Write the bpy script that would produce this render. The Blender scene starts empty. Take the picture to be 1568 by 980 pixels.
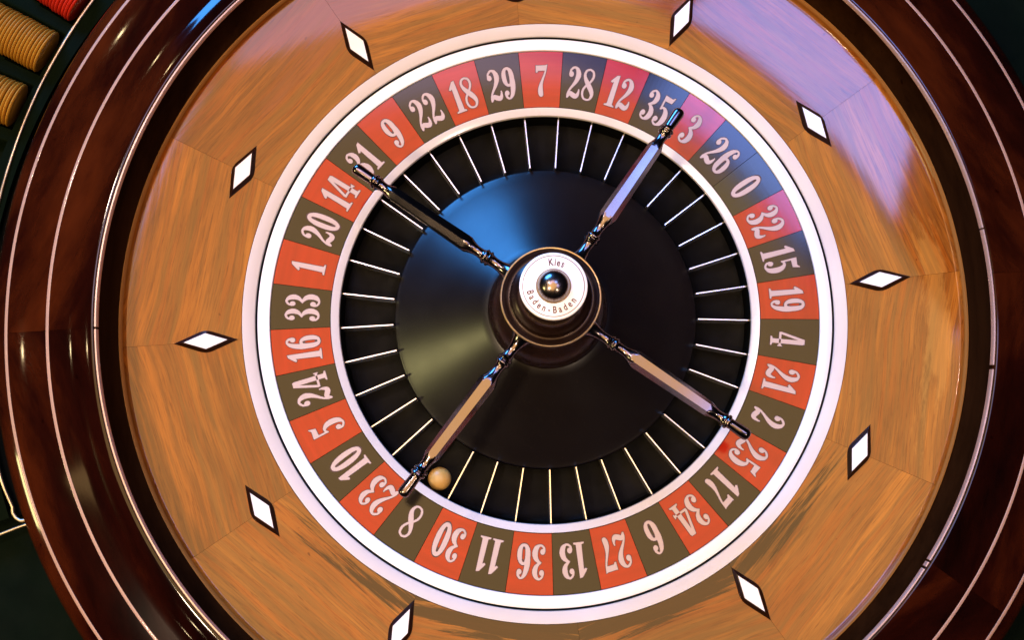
import bpy, bmesh, math, random
import numpy as np
from mathutils import Matrix, Vector

random.seed(7)
U = 0.21                      # metres per design unit (outer radius of the number ring)
S = bpy.context.scene
COL = S.collection
R = math.radians
PI = math.pi

# ------------------------------------------------------------------ camera
cam_d = bpy.data.cameras.new('camera')
cam = bpy.data.objects.new('camera', cam_d)
COL.objects.link(cam)
tx, ty = 0.1410, 0.0264
ax = Vector((math.cos(ty), -math.sin(tx) * math.sin(ty), math.cos(tx) * math.sin(ty)))
ay = Vector((0, math.cos(tx), math.sin(tx)))
az_ = Vector((-math.sin(ty), -math.sin(tx) * math.cos(ty), math.cos(tx) * math.cos(ty)))
cam.matrix_world = Matrix(((ax.x, ay.x, az_.x, -0.124 * U), (ax.y, ay.y, az_.y, -0.4872 * U),
                           (ax.z, ay.z, az_.z, 3.6562 * U), (0, 0, 0, 1)))
cam_d.sensor_width = 36
cam_d.lens = 1551.6 / 1568 * 36
cam_d.shift_x = -(826.08 - 784) / 1568
cam_d.shift_y = -(490 - 465.96) / 1568
cam_d.clip_start = 0.01
cam_d.clip_end = 50
S.camera = cam
S.render.resolution_x, S.render.resolution_y = 1024, 641

# ------------------------------------------------------------------ world, exposure, lamps
w = bpy.data.worlds.new('World')
S.world = w
w.use_nodes = True
w.node_tree.nodes['Background'].inputs[0].default_value = (0.55, 0.6, 0.8, 1)
w.node_tree.nodes['Background'].inputs[1].default_value = 0.012
S.view_settings.view_transform = 'Standard'
S.view_settings.look = 'None'
S.view_settings.exposure = 0
S.view_settings.gamma = 1
S.cycles.sample_clamp_indirect = 0
S.cycles.caustics_reflective = False
S.cycles.blur_glossy = 0.3


def area(name, loc, target, sx, sy, watts, col, roll=0):
    d = bpy.data.lights.new(name, 'AREA')
    d.shape = 'RECTANGLE'
    d.size, d.size_y = sx * U, sy * U
    d.energy = watts
    d.color = col
    o = bpy.data.objects.new(name, d)
    COL.objects.link(o)
    o.location = Vector(loc) * U
    q = (Vector(target) - Vector(loc)).to_track_quat('-Z', 'Y')
    o.rotation_euler = (q.to_matrix() @ Matrix.Rotation(roll, 3, 'Z')).to_euler()
    return o


def bulb(name, loc, watts, col, rad):
    d = bpy.data.lights.new(name, 'POINT')
    d.energy = watts
    d.color = col
    d.shadow_soft_size = rad * U
    o = bpy.data.objects.new(name, d)
    COL.objects.link(o)
    o.location = Vector(loc) * U


WARM, COOL = (1.0, 0.60, 0.23), (0.23, 0.37, 1.0)
area('ceiling_panel_lamp', (-0.777, -0.337, 5.2), (-0.777, -0.337, 0), 4.2, 4.4, 9.2, WARM, roll=R(-38))
area('cool_panel_lamp', (-1.66, 1.27, 5.15), (-1.66, 1.27, 0), 0.8, 1.7, 1.4, (0.40, 0.40, 1.0), roll=R(-22))
area('window_lamp', (1.26, 1.67, 5.2), (1.26, 1.67, 0), 0.92, 1.15, 2.3, COOL, roll=R(-38))
area('cool_panel_lamp', (-0.25, 2.15, 5.15), (-0.25, 2.15, 0), 1.5, 1.25, 1.0, (0.45, 0.42, 1.0))
area('cool_panel_lamp', (2.2, -0.2, 5.2), (2.2, -0.2, 0), 1.1, 1.5, 1.8, (0.52, 0.5, 1.0))
area('added_key_lamp', (-2.5, -1.7, 5.0), (0, 0, 0), 0.35, 0.35, 5.5, (1.0, 0.74, 0.50))  # three unseen keys added to raise diffuse light without a reflected glare
area('added_key_lamp', (-2.7, 1.35, 5.0), (0, 0, 0), 0.25, 0.25, 3.0, (1.0, 0.80, 0.62))
area('added_key_lamp', (1.9, -2.6, 5.0), (0, 0, 0), 0.3, 0.3, 2.0, (1.0, 0.76, 0.55))
area('blue_side_lamp', (-3.2, 5.6, 3.2), (0, 0, 0.1), 3.4, 2.2, 34.0, (0.06, 0.34, 1.0))
area('amber_side_lamp', (-6.0, -1.6, 3.2), (0, 0, 0.1), 0.9, 0.9, 4.0, (1.0, 0.88, 0.36))
for i, p in enumerate(((-4.6, 0.25, 5.0), (-3.9, 3.3, 5.0), (-3.9, -3.0, 5.0))):
    bulb('chandelier_bulb', p, 0.6, (1.0, 0.75, 0.40), 0.05)

# ------------------------------------------------------------------ materials


def mat(name):
    m = bpy.data.materials.new(name)
    m.use_nodes = True
    nt = m.node_tree
    return m, nt, nt.nodes['Principled BSDF']


def nd(nt, t, **k):
    n = nt.nodes.new(t)
    for a, b in k.items():
        setattr(n, a, b)
    return n


def noise(nt, vec, scale, detail=4, rough=0.55, dist=0.0):
    n = nd(nt, 'ShaderNodeTexNoise')
    n.inputs['Scale'].default_value = scale
    n.inputs['Detail'].default_value = detail
    n.inputs['Roughness'].default_value = rough
    n.inputs['Distortion'].default_value = dist
    if vec is not None:
        nt.links.new(vec, n.inputs['Vector'])
    return n.outputs['Fac']


def ramp(nt, fac, stops):
    n = nd(nt, 'ShaderNodeValToRGB')
    e = n.color_ramp.elements
    while len(e) < len(stops):
        e.new(0.5)
    for i, (p, c) in enumerate(stops):
        e[i].position = p
        e[i].color = (c[0], c[1], c[2], 1) if len(c) == 3 else c
    nt.links.new(fac, n.inputs['Fac'])
    return n.outputs['Color']


def mapping(nt, vec, scale, loc=(0, 0, 0)):
    n = nd(nt, 'ShaderNodeMapping')
    n.inputs['Scale'].default_value = scale
    n.inputs['Location'].default_value = loc
    nt.links.new(vec, n.inputs['Vector'])
    return n.outputs['Vector']


def objvec(nt, randomise=True):
    tc = nd(nt, 'ShaderNodeTexCoord')
    if not randomise:
        return tc.outputs['Object']
    oi = nd(nt, 'ShaderNodeObjectInfo')
    mul = nd(nt, 'ShaderNodeMath', operation='MULTIPLY')
    mul.inputs[1].default_value = 9.7
    nt.links.new(oi.outputs['Random'], mul.inputs[0])
    add = nd(nt, 'ShaderNodeVectorMath', operation='ADD')
    nt.links.new(tc.outputs['Object'], add.inputs[0])
    nt.links.new(mul.outputs[0], add.inputs[1])
    return add.outputs[0]


def mixc(nt, fac, a, b, mode='MIX'):
    n = nd(nt, 'ShaderNodeMix', data_type='RGBA', blend_type=mode)
    for s, v in ((0, fac), (6, a), (7, b)):
        if hasattr(v, 'links') or hasattr(v, 'is_linked'):
            nt.links.new(v, n.inputs[s])
        else:
            n.inputs[s].default_value = v if s == 0 else (*v[:3], 1)
    return n.outputs[2]


def math_(nt, op, a, b=None, clamp=False):
    n = nd(nt, 'ShaderNodeMath', operation=op, use_clamp=clamp)
    for i, v in enumerate((a, b)):
        if v is None:
            continue
        if isinstance(v, (int, float)):
            n.inputs[i].default_value = v
        else:
            nt.links.new(v, n.inputs[i])
    return n.outputs[0]


def bump(nt, b, h, strength, dist=0.0005):
    n = nd(nt, 'ShaderNodeBump')
    n.inputs['Strength'].default_value = strength
    n.inputs['Distance'].default_value = dist
    nt.links.new(h, n.inputs['Height'])
    nt.links.new(n.outputs['Normal'], b.inputs['Normal'])
    return n.outputs['Normal']


def simple(name, col, rough=0.4, metal=0.0, spec=0.5, coat=0.0, coat_r=0.05, var=0.0, bmp=0.0, bscale=300):
    m, nt, b = mat(name)
    b.inputs['Base Color'].default_value = (*col, 1)
    b.inputs['Roughness'].default_value = rough
    b.inputs['Metallic'].default_value = metal
    b.inputs['Specular IOR Level'].default_value = spec
    b.inputs['Coat Weight'].default_value = coat
    b.inputs['Coat Roughness'].default_value = coat_r
    v = objvec(nt)
    if var:
        f = noise(nt, v, 18, 5)
        c = ramp(nt, f, [(0.3, [x * (1 - var) for x in col]), (0.7, [min(1, x * (1 + var * .6)) for x in col])])
        nt.links.new(c, b.inputs['Base Color'])
        rr = ramp(nt, noise(nt, v, 45, 4), [(0.3, [rough * .8] * 3), (0.75, [min(1, rough * 1.35 + .02)] * 3)])
        nt.links.new(rr, b.inputs['Roughness'])
    if bmp:
        bump(nt, b, noise(nt, v, bscale, 3), bmp, 0.0002)
    return m


def wood(name, stops, across=(60, 4, 20), coat=1.0, coat_r=0.07, stain_sheen=False, pores=0.6, rough=0.4, spec=0.3):
    """grain runs along the piece's own y axis"""
    m, nt, b = mat(name)
    v = objvec(nt)
    # slow wandering of the grain
    wv = noise(nt, mapping(nt, v, (6, 5, 5)), 1.6, 2)
    off = nd(nt, 'ShaderNodeCombineXYZ')
    nt.links.new(math_(nt, 'MULTIPLY', wv, 0.010), off.inputs[0])
    add = nd(nt, 'ShaderNodeVectorMath', operation='ADD')
    nt.links.new(v, add.inputs[0])
    nt.links.new(off.outputs[0], add.inputs[1])
    vv = add.outputs[0]
    g1 = noise(nt, mapping(nt, vv, across), 1.0, 6, 0.62)
    g2 = noise(nt, mapping(nt, vv, (across[0] * 4, across[1] * 5, across[2] * 5)), 1.0, 5, 0.7)
    g3 = noise(nt, mapping(nt, vv, (across[0] * .28, across[1] * .5, across[2] * .3)), 1.0, 3)
    f = math_(nt, 'ADD', math_(nt, 'MULTIPLY', g1, 0.62), math_(nt, 'MULTIPLY', g3, 0.38))
    c = ramp(nt, f, stops)
    fine = ramp(nt, g2, [(0.32, (0.62, 0.52, 0.45)), (0.5, (1, 1, 1)), (0.75, (1.0, 1.0, 1.0))])
    c = mixc(nt, pores, c, fine, 'MULTIPLY')
    if stain_sheen:
        oi2 = nd(nt, 'ShaderNodeObjectInfo')
        tone = ramp(nt, oi2.outputs['Random'], [(0.0, (0.82, 0.76, 0.70)), (0.5, (1.0, 1.0, 1.0)), (1.0, (1.06, 1.10, 1.15))])
        c = mixc(nt, 1.0, c, tone, 'MULTIPLY')
        bf = ramp(nt, noise(nt, mapping(nt, v, (38, 9, 20)), 1.0, 3, 0.5), [(0.35, (0.72, 0.62, 0.52)), (0.60, (1.04, 1.04, 1.04))])
        c = mixc(nt, 0.8, c, bf, 'MULTIPLY')
        ol = noise(nt, mapping(nt, vv, (120, 3.5, 40)), 1.0, 3)
        orr = nd(nt, 'ShaderNodeMapRange', clamp=True)
        orr.inputs['From Min'].default_value = 0.50
        orr.inputs['From Max'].default_value = 0.68
        nt.links.new(ol, orr.inputs['Value'])
        c = mixc(nt, math_(nt, 'MULTIPLY', orr.outputs[0], 0.6), c, (0.165, 0.072, 0.013))
    # short dark pores
    p = noise(nt, mapping(nt, vv, (900, 60, 300)), 1.0, 2)
    pc = ramp(nt, p, [(0.24, (0.45, 0.3, 0.2)), (0.34, (1, 1, 1))])
    c = mixc(nt, 0.7 * pores, c, pc, 'MULTIPLY')
    # rare knots / nicks
    kn = noise(nt, mapping(nt, v, (170, 110, 100)), 1.0, 1, 0.3)
    kc = ramp(nt, kn, [(0.17, (0.3, 0.15, 0.08)), (0.2, (1, 1, 1))])
    c = mixc(nt, 0.8, c, kc, 'MULTIPLY')
    if stain_sheen:
        geo = nd(nt, 'ShaderNodeNewGeometry')
        sep = nd(nt, 'ShaderNodeSeparateXYZ')
        nt.links.new(geo.outputs['Position'], sep.inputs[0])
        X, Y = sep.outputs[0], sep.outputs[1]
        rad = math_(nt, 'DIVIDE', math_(nt, 'SQRT', math_(nt, 'ADD', math_(nt, 'MULTIPLY', X, X), math_(nt, 'MULTIPLY', Y, Y))), U)
        ang = math_(nt, 'ARCTAN2', Y, X)
        # old ball wear and dark wax along the inner edge, nearest the player's side, plus a painted sheen
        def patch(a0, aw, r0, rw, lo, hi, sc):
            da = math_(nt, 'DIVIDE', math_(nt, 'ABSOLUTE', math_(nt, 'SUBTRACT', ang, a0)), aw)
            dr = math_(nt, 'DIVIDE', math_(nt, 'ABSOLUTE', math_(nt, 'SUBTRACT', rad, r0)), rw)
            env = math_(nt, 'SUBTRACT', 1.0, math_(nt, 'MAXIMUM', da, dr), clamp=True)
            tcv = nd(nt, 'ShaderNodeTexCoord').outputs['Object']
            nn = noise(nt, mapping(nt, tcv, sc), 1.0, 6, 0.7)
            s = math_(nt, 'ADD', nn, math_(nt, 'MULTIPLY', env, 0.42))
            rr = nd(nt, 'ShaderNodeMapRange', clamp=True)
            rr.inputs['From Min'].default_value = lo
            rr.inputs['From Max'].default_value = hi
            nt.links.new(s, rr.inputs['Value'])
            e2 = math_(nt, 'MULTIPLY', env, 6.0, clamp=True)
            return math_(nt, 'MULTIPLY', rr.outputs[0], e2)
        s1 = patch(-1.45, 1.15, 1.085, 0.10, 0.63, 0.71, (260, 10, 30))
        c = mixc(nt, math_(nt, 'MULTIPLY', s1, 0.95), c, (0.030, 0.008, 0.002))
        s2 = patch(-0.82, 0.20, 1.14, 0.08, 0.68, 0.75, (260, 22, 30))
        c = mixc(nt, math_(nt, 'MULTIPLY', s2, 0.35), c, (0.022, 0.007, 0.002))
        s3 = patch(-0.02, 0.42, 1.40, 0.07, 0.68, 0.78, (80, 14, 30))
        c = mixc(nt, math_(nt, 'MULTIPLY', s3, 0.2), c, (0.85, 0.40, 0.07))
        sheen = patch(2.15, 0.45, 1.36, 0.16, 0.62, 0.86, (70, 10, 30))  # purple-red sheen of the blue reflection, painted on the upper-left veneer
        c = mixc(nt, math_(nt, 'MULTIPLY', sheen, 0.7), c, (0.22, 0.06, 0.03))
    nt.links.new(c, b.inputs['Base Color'])
    b.inputs['Roughness'].default_value = rough
    b.inputs['Specular IOR Level'].default_value = spec
    b.inputs['Coat Weight'].default_value = coat
    b.inputs['Coat Roughness'].default_value = coat_r
    b.inputs['Coat IOR'].default_value = 1.52
    n = nd(nt, 'ShaderNodeBump')
    n.inputs['Strength'].default_value = 0.12
    n.inputs['Distance'].default_value = 0.0003
    nt.links.new(g2, n.inputs['Height'])
    nt.links.new(n.outputs['Normal'], b.inputs['Normal'])
    n2 = nd(nt, 'ShaderNodeBump')
    n2.inputs['Strength'].default_value = 0.05
    n2.inputs['Distance'].default_value = 0.0004
    nt.links.new(g1, n2.inputs['Height'])
    nt.links.new(n2.outputs['Normal'], b.inputs['Coat Normal'])
    return m


M = {}
M['veneer'] = wood('satinwood_veneer', [(0.30, (0.13, 0.030, 0.005)), (0.42, (0.35, 0.092, 0.008)), (0.49, (0.25, 0.082, 0.011)),
                                        (0.60, (0.43, 0.135, 0.013)), (0.72, (0.17, 0.068, 0.012))],
                   across=(240, 8, 60), coat=0.9, coat_r=0.05, stain_sheen=True, spec=0.0, pores=1.0)
M['rim'] = wood('mahogany', [(0.38, (0.0035, 0.0006, 0.0004)), (0.50, (0.013, 0.0018, 0.0007)), (0.68, (0.058, 0.0100, 0.0018))],
                across=(26, 6, 12), coat=0.7, coat_r=0.07, pores=0.5, spec=0.0)
M['track'] = wood('dark_track_wood', [(0.3, (0.008, 0.0028, 0.0010)), (0.7, (0.028, 0.010, 0.003))],
                  across=(60, 3, 60), coat=0.0, coat_r=0.12, rough=0.7, pores=0.4, spec=0.0)
M['edge'] = simple('edging_metal', (0.50, 0.34, 0.26), 0.30, 0.5, var=0.05)
M['string'] = simple('inlay_string', (0.40, 0.235, 0.165), 0.35, spec=0.3, coat=0.4, var=0.08)
M['ivory'] = simple('ivory_ring', (0.90, 0.90, 0.88), 0.35, spec=0.4, coat=0.3, coat_r=0.2, var=0.02)
M['ivory_lip'] = simple('ivory_lip', (0.70, 0.63, 0.57), 0.4, spec=0.3, var=0.05)
M['black'] = simple('black_recess', (0.004, 0.004, 0.004), 0.6, spec=0.1)
M['pocket'] = simple('pocket_black', (0.0025, 0.0022, 0.0015), 0.5, spec=0.06, var=0.4, bmp=0.2)
M['nickel'] = simple('nickel_fret', (0.90, 0.86, 0.80), 0.30, 1.0, var=0.05)
M['line'] = simple('plate_print', (0.10, 0.025, 0.018), 0.5)
M['gold'] = simple('brass', (0.85, 0.62, 0.32), 0.36, 1.0)
M['ball'] = simple('ball_resin', (0.62, 0.36, 0.09), 0.42, spec=0.5, var=0.08)
M['felt'] = simple('dark_felt', (0.0022, 0.0050, 0.0022), 0.95, spec=0.05, var=0.3, bmp=0.4, bscale=900)
M['rack'] = simple('rack_plastic', (0.0022, 0.0045, 0.0012), 0.6, spec=0.02, var=0.2)
M['band'] = simple('rack_band', (0.0010, 0.0012, 0.0010), 0.6, spec=0.02)
M['trim'] = simple('worn_brass_trim', (0.75, 0.58, 0.38), 0.42, 1.0, var=0.5, bmp=0.8, bscale=700)
M['amber'] = simple('amber_chip', (0.40, 0.175, 0.014), 0.36, spec=0.5, var=0.1)
M['redchip'] = simple('red_chip', (0.50, 0.018, 0.004), 0.38, spec=0.6, var=0.1)
M['gun'] = simple('dark_nickel', (0.17, 0.14, 0.14), 0.15, 1.0, var=0.06)
M['hub'] = simple('bronzed_hub', (0.022, 0.010, 0.007), 0.22, 0.5, spec=0.5, var=0.1)
M['finial'] = simple('finial_black', (0.22, 0.18, 0.16), 0.22, 1.0)


def lacquer(name, col, rough=0.10, spec=0.44):
    m, nt, b = mat(name)
    v = objvec(nt)
    st = noise(nt, mapping(nt, v, (420, 22, 100)), 1.0, 4, 0.6)      # fine turning streaks
    c = ramp(nt, noise(nt, mapping(nt, v, (160, 12, 60)), 1.0, 4),
             [(0.3, [x * .82 for x in col]), (0.6, col), (0.8, [min(1, x * 1.15 + .002) for x in col])])
    nt.links.new(c, b.inputs['Base Color'])
    b.inputs['Roughness'].default_value = rough
    b.inputs['Specular IOR Level'].default_value = spec
    bump(nt, b, st, 0.03, 0.0002)
    return m


M['red'] = lacquer('red_lacquer', (0.42, 0.014, 0.002))
M['blk'] = lacquer('black_lacquer', (0.008, 0.005, 0.003))
M['zero'] = lacquer('dark_green_lacquer', (0.014, 0.016, 0.005))
M['num'] = simple('numeral_ivory', (0.56, 0.42, 0.36), 0.4, spec=0.3, coat=0.3, coat_r=0.25, var=0.03)
M['numline'] = simple('numeral_border', (0.05, 0.012, 0.006), 0.5)


def cone_mat():
    m, nt, b = mat('cone_satin')
    v = objvec(nt, False)
    b.inputs['Base Color'].default_value = (0.0035, 0.0016, 0.0014, 1)
    rr = ramp(nt, noise(nt, v, 40, 5), [(0.3, (0.31,) * 3), (0.7, (0.34,) * 3)])
    nt.links.new(rr, b.inputs['Roughness'])
    b.inputs['Specular IOR Level'].default_value = 0.5
    dust = ramp(nt, noise(nt, v, 1500, 2, 0.4), [(0.70, (0.0035, 0.0016, 0.0014)), (0.78, (0.06, 0.05, 0.045))])
    nt.links.new(dust, b.inputs['Base Color'])
    bump(nt, b, noise(nt, v, 600, 3), 0.08, 0.0002)
    return m


M['cone'] = cone_mat()

# ------------------------------------------------------------------ mesh helpers


def link(name, me, material, parent=None, loc=None, rot=None, smooth=35):
    if material is not None and len(me.materials) == 0:
        me.materials.append(material)
    o = bpy.data.objects.new(name, me)
    COL.objects.link(o)
    if parent:
        o.parent = parent
    if loc is not None:
        o.location = Vector(loc) * U
    if rot is not None:
        o.rotation_euler = rot
    if smooth and me.users == 1:
        me.shade_smooth()
        me.set_sharp_from_angle(angle=R(smooth))
    return o


def mesh_of(name, vs, fs, recalc=True):
    me = bpy.data.meshes.new(name)
    me.from_pydata([(x * U, y * U, z * U) for x, y, z in vs], [], fs)
    if recalc:
        bm = bmesh.new()
        bm.from_mesh(me)
        bmesh.ops.remove_doubles(bm, verts=bm.verts, dist=1e-7)
        bmesh.ops.recalc_face_normals(bm, faces=bm.faces)
        bm.to_mesh(me)
        bm.free()
    me.update()
    return me


def lathe(name, prof, a0=0.0, a1=360.0, step=1.0, closed=True):
    """revolve a closed (r,z) profile; a partial sweep gets end caps"""
    full = abs(a1 - a0) >= 359.999
    n = max(1, int(round((a1 - a0) / step)))
    k = len(prof)
    cols = n if full else n + 1
    vs = []
    for i in range(cols):
        a = R(a0 + (a1 - a0) * i / n)
        c, s = math.cos(a), math.sin(a)
        vs += [(r * c, r * s, z) for r, z in prof]
    fs = []
    m = k if closed else k - 1
    for i in range(n):
        j = (i + 1) % cols
        for q in range(m):
            q2 = (q + 1) % k
            fs.append((i * k + q, j * k + q, j * k + q2, i * k + q2))
    if closed and not full:
        fs.append(tuple(range(k)))
        fs.append(tuple(n * k + q for q in reversed(range(k))))
    return mesh_of(name, vs, fs)


def arc_pts(p0, p1, p2, n=8):
    """quadratic curve"""
    return [((1 - t) ** 2 * p0[0] + 2 * t * (1 - t) * p1[0] + t * t * p2[0],
             (1 - t) ** 2 * p0[1] + 2 * t * (1 - t) * p1[1] + t * t * p2[1]) for t in [i / n for i in range(n + 1)]]


def thing(name, label, cat, loc=(0, 0, 0), group=None):
    o = bpy.data.objects.new(name, None)
    o.empty_display_size = 0.02
    COL.objects.link(o)
    o.location = Vector(loc) * U
    o['label'] = label
    o['category'] = cat
    if group:
        o['group'] = group
    return o


def copy(o, parent, loc=None, rot=None):
    c = o.copy()
    COL.objects.link(c)
    c.parent = parent
    if loc is not None:
        c.location = Vector(loc) * U
    if rot is not None:
        c.rotation_euler = rot
    return c


# ------------------------------------------------------------------ table
tab = link('table_surface', lathe('table', [(1.82, -0.10), (14.0, -0.10), (14.0, -0.30), (1.82, -0.30)], step=3), M['felt'])
tab['kind'] = 'structure'

# ------------------------------------------------------------------ the bowl
bowl = thing('roulette_bowl', 'round wooden roulette bowl with golden veneer, white-topped diamonds and a dark mahogany rim', 'roulette bowl')
A0 = 5.25
VZ0, VR0 = 0.040, 1.0925
VR1, VZ1 = 1.405, 0.100
SL = math.atan2(VZ1 - VZ0, VR1 - VR0)


def vz(r):
    return VZ0 + (r - VR0) * math.tan(SL)


vprof = [(VR0, VZ0)] + [(q, vz(q)) for q in (1.10, 1.20, 1.30, 1.40, 1.45, 1.464, 1.468)] + arc_pts((1.470, vz(1.470)), (1.476, vz(1.476)), (1.478, 0.130), 8) \
    + [(1.4782, 0.10), (1.4782, 0.03), (VR0, 0.0)]
# each veneer panel is modelled centred on +x and turned into place, so its grain runs straight across it
vme = lathe('veneer_panel', vprof, -14.985, 14.985, 1.0)
for k in range(12):
    link('veneer_panel', vme, M['veneer'], bowl, rot=(0, 0, R(A0 + 15 + 30 * k)))
vme.shade_smooth()
vme.set_sharp_from_angle(angle=R(40))
link('joint_backing', lathe('jb', [(1.09, -0.01), (1.47, 0.09), (1.47, 0.02), (1.09, -0.05)], step=3), M['black'], bowl)
# thin moulding at the top of the veneer, then the hollow ball track under the rim
link('veneer_bead', lathe('vb', [(1.4785, 0.125), (1.4785, 0.136), (1.482, 0.143), (1.487, 0.143), (1.489, 0.140), (1.489, 0.12), (1.4785, 0.12)], step=1),
     simple('bead_wood', (0.30, 0.13, 0.03), 0.25, spec=0.5, coat=0.5), bowl)
tp = [(1.4905, 0.138), (1.507, 0.152)] + arc_pts((1.512, 0.170), (1.545, 0.225), (1.512, 0.286), 8) + [(1.4965, 0.303), (1.4965, 0.309), (1.56, 0.309), (1.56, 0.10), (1.4905, 0.10)]
link('ball_track', lathe('bt', tp, step=1), M['track'], bowl)
# edging strips with small gaps
for a0, a1 in ((183.7, 351.2), (-8.6, 2.8), (3.0, 183.3)):
    if a0 == 183.7:
        spans = [(183.7, 228.0), (228.3, 323.9), (324.25, 324.9), (325.2, 351.0)]
    elif a0 == -8.6:
        spans = [(-8.4, 9.4)]
    else:
        spans = [(9.6, 61.0), (61.15, 127.9), (128.1, 183.4)]
    for b0, b1 in spans:
        link('edging_strip', lathe('es', [(1.4885, 0.309), (1.4885, 0.322), (1.491, 0.326), (1.495, 0.3265), (1.497, 0.325), (1.497, 0.309)], b0, b1, 1.0), M['edge'], bowl)
# mahogany rim, in segments
rp = [(1.4975, 0.312), (1.4975, 0.3270), (1.4990, 0.3292), (1.5020, 0.3300)] + arc_pts((1.508, 0.3300), (1.535, 0.3285), (1.552, 0.3230), 6) \
    + arc_pts((1.556, 0.3218), (1.570, 0.3180), (1.600, 0.3176), 6)[1:] + [(1.656, 0.3172), (1.72, 0.3165), (1.7805, 0.3135), (1.7915, 0.311)] \
    + arc_pts((1.800, 0.308), (1.852, 0.295), (1.855, 0.235), 8) + [(1.850, 0.18), (1.842, 0.05), (1.842, -0.16), (1.562, -0.16), (1.562, 0.3085)]
joints = [3.5, 70.0, 128.0, 183.5, 228.0, 275.0, 325.0]
for i, j0 in enumerate(joints):
    j1 = joints[(i + 1) % len(joints)]
    if j1 < j0:
        j1 += 360
    mid, half = (j0 + j1) / 2, (j1 - j0) / 2
    link('rim_segment', lathe('rs', rp, -half + 0.015, half - 0.015, 1.0), M['rim'], bowl, rot=(0, 0, R(mid)))
link('inlay_line', lathe('il', [(1.6465, 0.312), (1.6465, 0.3184), (1.6475, 0.3188), (1.6550, 0.3187), (1.6560, 0.3183), (1.6560, 0.312)], step=1), M['string'], bowl)
link('inlay_line', lathe('il', [(1.7810, 0.308), (1.7810, 0.3153), (1.7825, 0.3158), (1.7900, 0.3136), (1.7912, 0.3128), (1.7912, 0.306)], step=1), M['string'], bowl)
# white lip round the spinning wheel
link('lip_ring', lathe('lip', [(1.0515, 0.012), (1.0525, 0.0175), (1.0560, 0.0200), (1.0885, 0.0395), (1.0905, 0.0395), (1.0912, 0.036), (1.0912, 0.020), (1.0515, 0.008)], step=1), M['ivory_lip'], bowl)
link('gap_shade_backing', lathe('lb', [(1.0520, 0.0075), (1.0910, 0.0190), (1.0910, -0.10), (1.0520, -0.10)], step=1), M['black'], bowl)  # black put in as the shade of the gap, against bounce light

# diamonds


def lozenge(a, b, rnd, n=5):
    pts = []
    for sx, sy in ((1, 1), (-1, 1), (-1, -1), (1, -1)):
        pass
    t = rnd
    tip = lambda s: [(s * a, -s * 0.0)]
    # obtuse corners rounded, tips nearly sharp
    def corner(s):
        p0 = (s * a * t, s * b * (1 - t))
        p1 = (0, s * b * 1.0)
        p2 = (-s * a * t, s * b * (1 - t))
        return arc_pts(p0, p1, p2, n)
    def tipc(s):
        q = 0.035
        return [(s * a * (1 - q), -s * b * q), (s * a, 0), (s * a * (1 - q), s * b * q)]
    return tipc(1) + corner(1) + tipc(-1) + corner(-1)


def prism(name, levels):
    """levels: list of (outline, z) with equal counts, bottom to top"""
    k = len(levels[0][0])
    vs = [(x, y, z) for o_, z in levels for x, y in o_]
    fs = [tuple(range(k))[::-1], tuple((len(levels) - 1) * k + q for q in range(k))]
    for l in range(len(levels) - 1):
        for q in range(k):
            q2 = (q + 1) % k
            fs.append((l * k + q, l * k + q2, (l + 1) * k + q2, (l + 1) * k + q))
    return mesh_of(name, vs, fs)


frame_me = prism('diamond', [(lozenge(.1085, .0435, .22), -0.008), (lozenge(.1085, .0435, .22), 0.003),
                             (lozenge(.106, .042, .2), 0.006), (lozenge(.080, .0310, .10), 0.0165), (lozenge(.078, .0300, .08), 0.0170)])
ins_me = prism('diamond_glare', [(lozenge(.0730, .0278, .03), 0.0160), (lozenge(.0730, .0278, .03), 0.0192), (lozenge(.0722, .0273, .03), 0.0196)])
dwood = simple('diamond_frame_wood', (0.014, 0.004, 0.002), 0.3, spec=0.25, coat=0.1, var=0.2)
glare_white = simple('diamond_white', (0.90, 0.87, 0.86), 0.25, spec=0.5, coat=0.5, coat_r=0.15)  # white painted for light reflecting off the raised metal tops
for k in range(12):
    a = R(A0 + 30 * k)
    r0 = 1.212
    mrot = Matrix.Rotation(a, 3, 'Z') @ Matrix.Rotation(-SL, 3, 'Y') @ Matrix.Rotation(0 if k % 2 == 0 else PI / 2, 3, 'Z')
    d = link('diamond', frame_me, dwood, bowl, (r0 * math.cos(a), r0 * math.sin(a), vz(r0)), mrot.to_euler(), smooth=0)
    link('diamond_glare', ins_me, glare_white, d, smooth=0)

# ------------------------------------------------------------------ the spinning wheel
B0 = 86.2
STEP = 360 / 37
rotor = thing('roulette_rotor', 'spinning number wheel with red and black numbered segments, dark cone and four handles', 'wheel head')


def nz(r):
    return -0.003 + (r - 1.0) * 0.12


link('wheel_base', lathe('wb', [(0.50, -0.172), (0.758, -0.172), (0.768, -0.060), (1.002, -0.014), (1.0440, -0.0015), (1.0445, -0.04), (0.9, -0.19), (0.50, -0.19)], step=1), M['black'], rotor)
link('outer_ring', lathe('or', [(1.0015, -0.006), (1.0020, 0.0045), (1.0050, 0.0065), (1.0410, 0.0085), (1.0440, 0.0070), (1.0447, 0.003), (1.0447, -0.001), (1.0015, -0.001)], step=1), M['ivory'], rotor)
link('inner_ring', lathe('ir', [(0.7592, -0.090), (0.7592, -0.0420), (0.7605, -0.0385), (0.7640, -0.0365), (0.7840, -0.0270), (0.7870, -0.0258), (0.7882, -0.0280), (0.7882, -0.055), (0.765, -0.090)], step=1), simple('inner_ring_ivory', (0.72, 0.66, 0.62), 0.28, spec=0.5, coat=0.6, coat_r=0.12, var=0.04), rotor)

# ---- numerals: variable-width strokes -> distance field -> outlines -> solid


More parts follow.
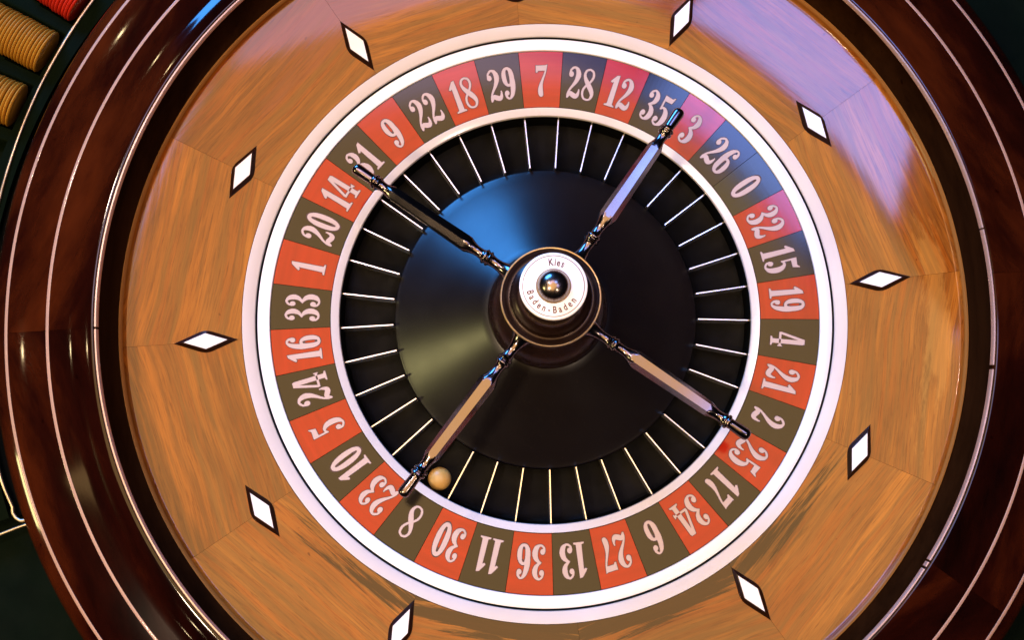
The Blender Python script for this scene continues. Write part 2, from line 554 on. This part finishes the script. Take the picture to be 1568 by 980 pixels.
def catmull(pts, n=10):
    P = [pts[0]] + list(pts) + [pts[-1]]
    out = []
    for i in range(1, len(P) - 2):
        a, b, c, d = (np.array(P[j], float) for j in (i - 1, i, i + 1, i + 2))
        for t in np.linspace(0, 1, n, endpoint=False):
            out.append(0.5 * ((2 * b) + (-a + c) * t + (2 * a - 5 * b + 4 * c - d) * t * t + (-a + 3 * b - 3 * c + d) * t ** 3))
    out.append(np.array(P[-2], float))
    return out


GX, GY = np.meshgrid(np.arange(-6, 54.01, 0.6), np.arange(-6, 108.01, 0.6))


def d_stroke(pts):
    D = np.full(GX.shape, 1e3)
    c = catmull(pts)
    for p, q in zip(c[:-1], c[1:]):
        vx, vy = q[0] - p[0], q[1] - p[1]
        L = vx * vx + vy * vy + 1e-9
        t = np.clip(((GX - p[0]) * vx + (GY - p[1]) * vy) / L, 0, 1)
        D = np.minimum(D, np.hypot(GX - p[0] - t * vx, GY - p[1] - t * vy) - (p[2] + t * (q[2] - p[2])) / 2)
    return D


def d_poly(pts):
    D = np.full(GX.shape, 1e6)
    inside = np.zeros(GX.shape, bool)
    n = len(pts)
    for i in range(n):
        (x0, y0), (x1, y1) = pts[i], pts[(i + 1) % n]
        vx, vy = x1 - x0, y1 - y0
        t = np.clip(((GX - x0) * vx + (GY - y0) * vy) / (vx * vx + vy * vy + 1e-9), 0, 1)
        D = np.minimum(D, np.hypot(GX - x0 - t * vx, GY - y0 - t * vy))
        if y0 != y1:
            c = ((y0 > GY) != (y1 > GY)) & (GX < (x1 - x0) * (GY - y0) / (y1 - y0) + x0)
            inside ^= c
    return np.where(inside, -D, D)


def d_ell(cx, cy, rx, ry, p=2.0):
    q = (np.abs((GX - cx) / rx) ** p + np.abs((GY - cy) / ry) ** p) ** (1 / p)
    return (q - 1) * rx


U_ = lambda *a: np.minimum.reduce(a)


def six():
    bowl_ = np.maximum(d_ell(21, 30, 19, 30, 2.2), -d_ell(21.5, 30, 5.2, 23, 3))
    stem = d_stroke([(9.5, 34, 14), (9, 52, 15), (11.5, 70, 14), (16, 86, 11), (23, 95.5, 6), (30, 96, 5.5), (35, 89, 7), (34.5, 81, 10)])
    ball = d_ell(32, 79, 7, 7.5)
    return U_(bowl_, stem, ball)


def glyph_field(ch):
    if ch == '0':
        return np.maximum(d_ell(20, 50, 20, 50, 2.2), -d_ell(20, 50, 5.3, 40, 3.2))
    if ch == '1':
        return U_(d_poly([(10.5, 3), (11.5, 77), (6, 73), (2, 76), (4, 80), (17, 98), (25, 100), (27, 3)]),
                  d_poly([(3, 0), (3, 3.4), (10, 6), (27, 6), (34, 3.4), (34, 0)]))
    if ch == '2':
        return U_(d_ell(8.5, 75, 7.2, 8.5), d_stroke([(4, 77, 5), (6, 88, 5.5), (12, 95, 6), (19, 97, 6.5), (27, 91, 11), (31.5, 77, 15), (29, 62, 13), (22, 47, 9), (13, 33, 6), (7, 21, 5), (5, 10, 6)]),
                  d_stroke([(5, 3, 5), (8, 12, 10), (14, 15.5, 13), (22, 11, 15), (30, 8.5, 14), (36, 14, 9.5), (38.5, 25, 4.5), (38, 30, 3.5)]))
    if ch == '3':
        return U_(d_ell(9.5, 79, 6.8, 7.8), d_stroke([(5, 82, 5), (8, 91, 5.5), (15, 97, 5.5), (22, 95, 8), (28, 87, 12.5), (30, 75, 14.5), (27, 63, 11), (20, 55, 7), (13, 51, 2.5)]),
                  d_stroke([(13, 51, 2.5), (21, 48, 8), (29, 39, 13), (32, 25, 15.5), (28.5, 11, 13), (21, 3.5, 7), (13, 3, 5.5), (6, 9, 5.5), (4.5, 18, 5.5)]),
                  d_ell(9.5, 20, 7, 8))
    if ch == '4':
        return U_(d_poly([(19, 100), (33, 100), (35, 94), (35, 3), (22, 3), (22, 84), (6.5, 31), (22, 31), (35, 31), (43, 31), (43, 25), (1, 25), (0, 32)]),
                  d_poly([(15, 0), (15, 3.4), (21, 6), (36, 6), (42, 3.4), (42, 0)]), d_poly([(41, 22), (44, 22), (44, 35), (41, 33)]))
    if ch == '5':
        return U_(d_poly([(8, 99), (32, 96), (38, 102), (40, 102), (35, 82), (13, 82), (13, 55), (8.5, 52)]),
                  d_stroke([(10, 54, 4), (16, 60, 6), (24, 58, 9), (31, 47, 14), (32.5, 30, 16), (29, 13, 13), (21, 4, 7), (13, 3, 5.5), (6, 9, 5.5), (4.5, 18, 5.5)]),
                  d_ell(9.5, 20, 7, 8))
    if ch == '6':
        return six()
    if ch == '9':
        return None
    if ch == '7':
        return U_(d_poly([(3, 98), (6, 97), (34, 98), (39, 100), (37, 91), (34, 82), (10, 81.5), (7, 76), (3, 76)]),
                  d_stroke([(36, 95, 4), (32, 76, 4.5), (26, 60, 5.5), (20, 44, 8), (16.5, 28, 13), (16.5, 14, 15), (18, 7.5, 13)]))
    if ch == '8':
        return d_stroke([(21, 97, 5), (11, 93, 6), (6, 82, 7), (8, 70, 9), (15, 57, 13), (24, 44, 15), (32, 31, 13), (35, 19, 9), (31, 7, 6), (22, 2.5, 5), (11, 6, 5.5),
                         (5, 18, 6), (6, 33, 6), (13, 45, 5.5), (22, 54, 5.5), (30, 65, 6), (34, 78, 6.5), (31, 91, 6), (21, 97, 5)])


def contours(F, iso):
    """marching squares on F<iso; returns closed loops"""
    H, W = F.shape
    G = F - iso
    segs = {}
    ins = G < 0
    cellmask = ins[:-1, :-1] * 1 + ins[:-1, 1:] * 2 + ins[1:, 1:] * 4 + ins[1:, :-1] * 8
    tbl = {1: [(3, 0)], 2: [(0, 1)], 3: [(3, 1)], 4: [(1, 2)], 5: [(3, 0), (1, 2)], 6: [(0, 2)], 7: [(3, 2)], 8: [(2, 3)], 9: [(2, 0)],
           10: [(0, 1), (2, 3)], 11: [(2, 1)], 12: [(1, 3)], 13: [(1, 0)], 14: [(0, 3)]}
    key = lambda i, j, e: (i, j, 0) if e == 0 else (i, j + 1, 1) if e == 1 else (i + 1, j, 0) if e == 2 else (i, j, 1)
    for i, j in zip(*np.nonzero((cellmask > 0) & (cellmask < 15))):
        for a, b in tbl[int(cellmask[i, j])]:
            segs[key(i, j, a)] = key(i, j, b)

    def pt(k):
        i, j, h = k
        if h == 0:
            t = G[i, j] / (G[i, j] - G[i, j + 1])
            return (GX[i, j] + t * 0.6, GY[i, j])
        t = G[i, j] / (G[i, j] - G[i + 1, j])
        return (GX[i, j], GY[i, j] + t * 0.6)
    loops = []
    while segs:
        s, n = segs.popitem()
        L = [s]
        while n != s and n in segs:
            L.append(n)
            n = segs.pop(n)
        P = [pt(k) for k in L]
        if len(P) > 8:
            # drop points lying on a straight run
            Q, last = [P[0]], P[0]
            for i in range(1, len(P) - 1):
                a, b, c = last, P[i], P[i + 1]
                cr = abs((b[0] - a[0]) * (c[1] - a[1]) - (b[1] - a[1]) * (c[0] - a[0])) / (math.hypot(c[0] - a[0], c[1] - a[1]) + 1e-9)
                if cr > 0.10 or math.hypot(b[0] - a[0], b[1] - a[1]) > 9:
                    Q.append(b)
                    last = b
            loops.append(Q)
    return loops


def solid_outline(loops, ext):
    cu = bpy.data.curves.new('tmp', 'CURVE')
    cu.dimensions = '2D'
    cu.fill_mode = 'BOTH'
    cu.extrude = ext
    for L in loops:
        sp = cu.splines.new('POLY')
        sp.points.add(len(L) - 1)
        for q, (x, y) in enumerate(L):
            sp.points[q].co = (x, y, 0, 1)
        sp.use_cyclic_u = True
    ob = bpy.data.objects.new('tmp', cu)
    me = bpy.data.meshes.new_from_object(ob)
    bpy.data.objects.remove(ob)
    vs = [tuple(v.co) for v in me.vertices]
    fs = [tuple(p.vertices) for p in me.polygons]
    bpy.data.meshes.remove(me)
    return vs, fs


GLY = {}
for ch in '012345678':
    F = glyph_field(ch)
    GLY[ch] = (solid_outline(contours(F, 0.25), 1), solid_outline(contours(F, 1.9), 1))
    if ch == '6':
        G9 = F[::-1, ::-1]
        # 180 degree turn about the glyph centre (grid is -6..54, -6..108)
        a = []
        for iso in (0.25, 1.9):
            LL = [[(42 - x, 100 - y) for x, y in L] for L in contours(F, iso)]
            a.append(solid_outline(LL, 1))
        GLY['9'] = tuple(a)
ADV = {'0': 40, '1': 33, '2': 41, '3': 39, '4': 43, '5': 40, '6': 40, '7': 38, '8': 39, '9': 40}
GH = 0.122 / 100


def numeral_mesh(txt):
    gap = 4.5
    wtot = sum(ADV[c] for c in txt) + gap * (len(txt) - 1)
    vs, fs, mi = [], [], []
    x0 = -wtot / 2
    for c in txt:
        for layer in (0, 1):
            V, Fc = GLY[c][layer]
            base = len(vs)
            for x, y, z in V:
                u_ = (x + x0) * GH * 0.985
                v_ = (y - 50) * GH
                X, Y = 0.8885 + v_, -u_
                lift = (0.0016 if layer == 0 else 0.0007) if z > 0 else -0.0008
                vs.append((X, Y, nz(math.hypot(X, Y)) + lift))
            for f in Fc:
                fs.append(tuple(base + q for q in f))
                mi.append(layer)
        x0 += ADV[c] + gap
    me = bpy.data.meshes.new('numeral_' + txt)
    me.from_pydata([(x * U, y * U, z * U) for x, y, z in vs], [], fs)
    me.materials.append(M['num'])
    me.materials.append(M['numline'])
    for p, i_ in zip(me.polygons, mi):
        p.material_index = i_
    me.update()
    return me


h = STEP / 2 - 0.055
seg_prof = [(0.7905, nz(0.7905)), (0.9, nz(.9)), (0.9990, nz(0.999)), (0.9990, nz(.999) - .008), (0.7905, nz(.7905) - .008)]
seg_me = {}
for key_ in ('red', 'blk', 'zero'):
    me = lathe('number_segment_' + key_, seg_prof, -h, h, h / 5)
    me.materials.append(M[key_])
    seg_me[key_] = me
pk_prof = [(0.7585, -0.050), (0.7560, -0.145), (0.735, -0.158), (0.60, -0.160), (0.566, -0.150), (0.563, -0.171), (0.7588, -0.171)]
pk_me = lathe('pocket', pk_prof, -h, h, h / 3)
pk_me.materials.append(M['pocket'])
pk_me.shade_smooth()
pk_me.set_sharp_from_angle(angle=R(50))
t = 0.0034
fret_me = mesh_of('fret', [(x, s * y, z) for x in (0.5665, 0.7575) for (s, y, z) in
                           ((-1, t, -0.165), (-1, t, -0.0740), (-1, t * .55, -0.0715), (1, t * .55, -0.0715), (1, t, -0.0740), (1, t, -0.165))],
                  [(0, 1, 2, 3, 4, 5), (11, 10, 9, 8, 7, 6)] + [(q, q + 6, (q + 1) % 6 + 6, (q + 1) % 6) for q in range(6)])
order = [0, 32, 15, 19, 4, 21, 2, 25, 17, 34, 6, 27, 13, 36, 11, 30, 8, 23, 10, 5, 24, 16, 33, 1, 20, 14, 31, 9, 22, 18, 29, 7, 28, 12, 35, 3, 26]
i7 = order.index(7)
num_mesh = {}
for i, nmb in enumerate(order):
    ang = B0 + STEP / 2 - (i - i7) * STEP
    kind = 'zero' if nmb == 0 else ('red' if i % 2 == 1 else 'blk')
    rz = (0, 0, R(ang))
    so = link('number_segment', seg_me[kind], None, rotor, rot=rz, smooth=0)
    link('numeral', numeral_mesh(str(nmb)), None, so, smooth=0)
    link('pocket', pk_me, None, rotor, rot=rz, smooth=0)
    link('fret', fret_me, M['nickel'], rotor, rot=(0, 0, R(ang + STEP / 2)), smooth=0)

cp = [(0.5623, -0.120), (0.5623, -0.0975), (0.5600, -0.0950), (0.5560, -0.0935)] + arc_pts((0.550, -0.091), (0.38, 0.002), (0.213, 0.098), 12) + [(0.10, 0.12), (0.10, 0.0), (0.555, -0.16)]
link('cone', lathe('cone', cp, step=1), M['cone'], rotor)

# ---- centre turret
tur_prof = [(0.2115, 0.094), (0.2125, 0.108)] + arc_pts((0.2115, 0.112), (0.208, 0.150), (0.172, 0.185), 8) + arc_pts((0.165, 0.192), (0.128, 0.225), (0.122, 0.280), 8) \
    + arc_pts((0.125, 0.30), (0.130, 0.345), (0.158, 0.372), 6) + [(0.1615, 0.383)] + [(0.1615, 0.3965), (0.1590, 0.3985), (0.150, 0.396)] \
    + arc_pts((0.148, 0.395), (0.130, 0.385), (0.128, 0.405), 5) + [(0.1275, 0.425), (0.121, 0.4285)] + arc_pts((0.118, 0.430), (0.092, 0.445), (0.090, 0.52), 8) \
    + arc_pts((0.090, 0.54), (0.090, 0.585), (0.099, 0.600), 5) + [(0.03, 0.600), (0.03, 0.08)]
tur = link('turret', lathe('turret', tur_prof, step=3), M['hub'], rotor)
link('turret_rim', lathe('turret_rim', [(0.1580, 0.3975), (0.1600, 0.4010), (0.1630, 0.4018), (0.1652, 0.3995), (0.1655, 0.3960), (0.1630, 0.3930), (0.1580, 0.393)], step=3), M['gold'], rotor)
plate = link('name_plate', lathe('plate', [(0.030, 0.6005), (0.1030, 0.6005), (0.1043, 0.6030), (0.1043, 0.6150), (0.1030, 0.6185), (0.1005, 0.6200), (0.030, 0.6200)], step=3), M['ivory'], rotor)
for ra, rb in ((0.0930, 0.0950), (0.0515, 0.0535)):
    link('ring_line', lathe('rl', [(ra, 0.6185), (rb, 0.6185), (rb, 0.6206), (ra, 0.6206)], step=3), M['line'], plate)
fp = arc_pts((0.0498, 0.6195), (0.0498, 0.650), (0.0250, 0.662), 8) + arc_pts((0.0250, 0.662), (0.012, 0.668), (0.0, 0.668), 4) + [(0.0, 0.61), (0.0498, 0.61)]
link('finial', lathe('finial', fp, step=5), M['finial'], rotor)
link('finial_collar', lathe('fc', [(0.0485, 0.6185), (0.0485, 0.6230), (0.0500, 0.6240), (0.0512, 0.6225), (0.0512, 0.6185)], step=3), M['gold'], rotor)


def letter(chx, a_deg, r, flip, size):
    cu = bpy.data.curves.new('lettering', 'FONT')
    cu.body = chx
    cu.size = size * 1.12
    cu.align_x = 'CENTER'
    cu.extrude = 0.0006
    cu.offset = 0.0006
    ob = bpy.data.objects.new('tmp', cu)
    me = bpy.data.meshes.new_from_object(ob)
    bpy.data.objects.remove(ob)
    for v in me.vertices:
        v.co = Vector((v.co.x * 0.74 * U, (v.co.y - size * 0.36) * U, v.co.z * U))
    me.materials.append(M['line'])
    o = bpy.data.objects.new('lettering', me)
    COL.objects.link(o)
    o.parent = plate
    a = R(a_deg)
    o.location = Vector((r * math.cos(a), r * math.sin(a), 0.6203)) * U
    o.rotation_euler = (0, 0, a - PI / 2 + (PI if flip else 0))


for chx, a in zip('Kies', (96.5, 85.8, 77.5, 66.5)):
    letter(chx, a, 0.0735, False, 0.0275)
for i, chx in enumerate('Baden-Baden'):
    letter(chx, 195.0 + i * 12.9, 0.0735, True, 0.0265)

# ---- four handles
arm_prof = [(0.115, 0.012), (0.128, 0.020), (0.140, 0.031), (0.150, 0.0345), (0.158, 0.0340), (0.164, 0.0300), (0.172, 0.0255), (0.185, 0.0205), (0.200, 0.0170), (0.215, 0.0155), (0.228, 0.0160), (0.240, 0.0180),
            (0.2435, 0.0222), (0.247, 0.0237), (0.2505, 0.0222), (0.252, 0.0190), (0.255, 0.0195), (0.258, 0.0225), (0.262, 0.0232), (0.2655, 0.0215), (0.268, 0.0180),
            (0.276, 0.0155), (0.288, 0.0146), (0.300, 0.0155), (0.312, 0.0180), (0.322, 0.0212), (0.331, 0.0248), (0.340, 0.0300),
            (0.350, 0.0305), (0.620, 0.0300), (0.632, 0.0270), (0.640, 0.0232), (0.650, 0.0192), (0.660, 0.0162), (0.672, 0.0146), (0.684, 0.0152), (0.692, 0.0178), (0.6955, 0.0212),
            (0.699, 0.0224), (0.7025, 0.0208), (0.704, 0.0178), (0.707, 0.0185), (0.7095, 0.0216), (0.7135, 0.0224), (0.717, 0.0205), (0.719, 0.0170), (0.7225, 0.0158),
            (0.727, 0.0158), (0.760, 0.0172), (0.782, 0.0180), (0.790, 0.0172), (0.796, 0.0140), (0.7995, 0.0088), (0.8008, 0.0030)]


def arm_mesh(name, roll, x0, x1):
    NS = 48
    ap = 0.0270
    prof = [(x, r) for x, r in arm_prof if x0 <= x <= x1]
    vs, fs = [], []
    for x, rc0 in prof:
        hexed = 0.325 < x < 0.655
        rc = rc0 * 1.14
        apx = ap * (1 - 0.16 * (x - 0.34) / 0.29)
        for q in range(NS):
            a = 2 * PI * q / NS
            r = rc
            if hexed:
                aa = (a - R(roll)) % (PI / 3)
                r = min(rc, apx / math.cos(abs(aa - 0) if aa <= PI / 6 else PI / 3 - aa))
            vs.append((x, r * math.sin(a), r * math.cos(a)))
    n = len(prof)
    for i in range(n - 1):
        for q in range(NS):
            q2 = (q + 1) % NS
            fs.append((i * NS + q, i * NS + q2, (i + 1) * NS + q2, (i + 1) * NS + q))
    fs.append(tuple(range(NS)))
    fs.append(tuple((n - 1) * NS + q for q in reversed(range(NS))))
    return mesh_of(name, vs, fs)


for az, roll, tilt in ((145.5, 28.5, 0.6), (55.6, 0, 0.6), (-34.5, 0, -1.9), (-127.1, 0, 1.2)):
    rot = (Matrix.Rotation(R(az), 3, 'Z') @ Matrix.Rotation(R(-tilt), 3, 'Y')).to_euler()
    a = link('handle_arm', arm_mesh('handle_arm', roll, 0.1, 0.7041), M['gun'], rotor, (0, 0, 0.318), rot, smooth=45)
    link('handle_tip', arm_mesh('handle_tip', roll, 0.704, 0.9), M['gun'], a, smooth=40)

# ------------------------------------------------------------------ the ball
bm = bmesh.new()
bmesh.ops.create_uvsphere(bm, u_segments=48, v_segments=32, radius=0.0425 * U)
bme = bpy.data.meshes.new('roulette_ball')
bm.to_mesh(bme)
bm.free()
ball = link('roulette_ball', bme, M['ball'], None, (0.7145 * math.cos(R(-123.25)), 0.7145 * math.sin(R(-123.25)), -0.1155), smooth=60)
ball['label'] = 'small yellow ivory-coloured ball resting in a black pocket beside the lower left handle'
ball['category'] = 'roulette ball'

# ------------------------------------------------------------------ chip rack and chips
rack = thing('chip_rack', 'dark green chip rack with worn brass edging curving round the left side of the bowl', 'chip rack')
AX = [127.2 + 6.22 * k for k in range(12)]
vs, fs = [], []
na, rr_ = 420, [2.030, 2.100, 2.101, 2.25, 2.5, 2.8, 2.801]
for i in range(na + 1):
    a = 124.0 + (200.9 - 124.0) * i / na
    for j, r in enumerate(rr_):
        d = min(abs(a - c) for c in AX)
        d = math.radians(d) * r
        wdt = 0.0905
        z = -0.030
        if 2 <= j <= 5 and d < wdt:
            z = -0.030 - math.sqrt(max(0, wdt ** 2 - d ** 2))
        if j == 6:
            z = -0.13
        vs.append((r * math.cos(R(a)), r * math.sin(R(a)), z))
k = len(rr_)
for i in range(na):
    for j in range(k - 1):
        fs.append((i * k + j, i * k + j + 1, (i + 1) * k + j + 1, (i + 1) * k + j))
link('tray', mesh_of('tray', vs, fs), M['rack'], rack, smooth=50)
link('curved_border', lathe('cb', [(1.860, -0.12), (1.860, -0.052), (2.029, -0.052), (2.029, -0.12)], 124, 201, 1.0), M['band'], rack)


def tube(name, pts, r, n=8, flat=1.0):
    vs, fs = [], []
    P = [Vector(p) for p in pts]
    for i, p in enumerate(P):
        tdir = (P[min(i + 1, len(P) - 1)] - P[max(i - 1, 0)]).normalized()
        sx_ = tdir.cross(Vector((0, 0, 1))).normalized()
        for q in range(n):
            a = 2 * PI * q / n
            o_ = p + sx_ * (r * math.cos(a)) + Vector((0, 0, r * flat * math.sin(a)))
            vs.append(tuple(o_))
    for i in range(len(P) - 1):
        for q in range(n):
            q2 = (q + 1) % n
            fs.append((i * n + q, i * n + q2, (i + 1) * n + q2, (i + 1) * n + q))
    fs.append(tuple(range(n)))
    fs.append(tuple((len(P) - 1) * n + q for q in reversed(range(n))))
    return mesh_of(name, vs, fs)


def pol(r, a, z):
    return (r * math.cos(R(a)), r * math.sin(R(a)), z)


def interp(a, tb):
    for (a0, r0), (a1, r1) in zip(tb[:-1], tb[1:]):
        if a0 <= a <= a1:
            return r0 + (r1 - r0) * (a - a0) / (a1 - a0)
    return tb[0][1] if a < tb[0][0] else tb[-1][1]


tb = [(124, 2.098), (144.9, 2.094), (155, 2.077), (164, 2.060), (168, 2.054), (180, 2.040), (197.4, 2.020), (200.2, 2.006)]
pts = [pol(interp(124 + i * 1.0, tb), 124 + i * 1.0, -0.026) for i in range(77)]
pts += [pol(2.012, 200.6, -0.026), pol(2.006, 201.2, -0.026), pol(1.995, 201.6, -0.026), pol(1.978, 201.75, -0.026)]
link('brass_trim', tube('trim', pts, 0.0058), M['trim'], rack, smooth=60)
pts = [pol(1.985, 202.1, -0.05), pol(2.03, 202.05, -0.05), pol(2.2, 202.0, -0.05), pol(2.5, 201.9, -0.05)]
link('brass_trim', tube('trim', pts, 0.0052), M['trim'], rack, smooth=60)
pts = [pol(2.115, 131 + i, -0.03) for i in range(13)]

cr, ch_ = 0.0865, 0.0132
cpf = [(0.0, 0.0), (0.058, 0.0), (0.060, 0.0008), (0.070, 0.0008), (0.0800, 0.0016), (0.0845, 0.0036), (cr, 0.0066), (0.0845, 0.0096), (0.0800, 0.0116), (0.070, 0.0130), (0.0, 0.0130)]
chip_me = {}
for nm in ('amber', 'redchip'):
    me = lathe('chip_' + nm, cpf, step=6)
    me.materials.append(M[nm])
    me.shade_smooth()
    me.set_sharp_from_angle(angle=R(50))
    chip_me[nm] = me
ordn = ['first', 'second', 'third', 'fourth', 'fifth', 'sixth', 'seventh', 'eighth', 'ninth', 'tenth', 'eleventh', 'twelfth', 'thirteenth', 'fourteenth', 'fifteenth',
        'sixteenth', 'seventeenth', 'eighteenth', 'nineteenth', 'twentieth']
for az, nm, cnt, col, where, grp in ((AX[3], 'redchip', 13, 'red', 'the red row at the top left corner', 'red chips in the rack'),
                                     (AX[4], 'amber', 19, 'amber', 'the upper amber row', 'amber chips in the upper row of the rack'),
                                     (AX[5], 'amber', 11, 'amber', 'the lower amber row', 'amber chips in the lower row of the rack')):
    r = 2.118
    for i in range(cnt):
        o = bpy.data.objects.new('casino_chip', chip_me[nm])
        COL.objects.link(o)
        jit = (random.uniform(-.0018, .0018), random.uniform(-.0012, .0012))
        r_i = r + i * 0.01415 + random.uniform(-.0004, .0004)
        a = R(az)
        o.location = Vector((r_i * math.cos(a) - jit[0] * math.sin(a), r_i * math.sin(a) + jit[0] * math.cos(a), -0.030 + jit[1])) * U
        o.rotation_euler = (Matrix.Rotation(a, 3, 'Z') @ Matrix.Rotation(PI / 2 - 0.30 + random.uniform(-.02, .02), 3, 'Y')).to_euler()
        o['label'] = '%s chip, %s from the wheel end of %s' % (col, ordn[i], where)
        o['category'] = 'casino chip'
        o['group'] = grp
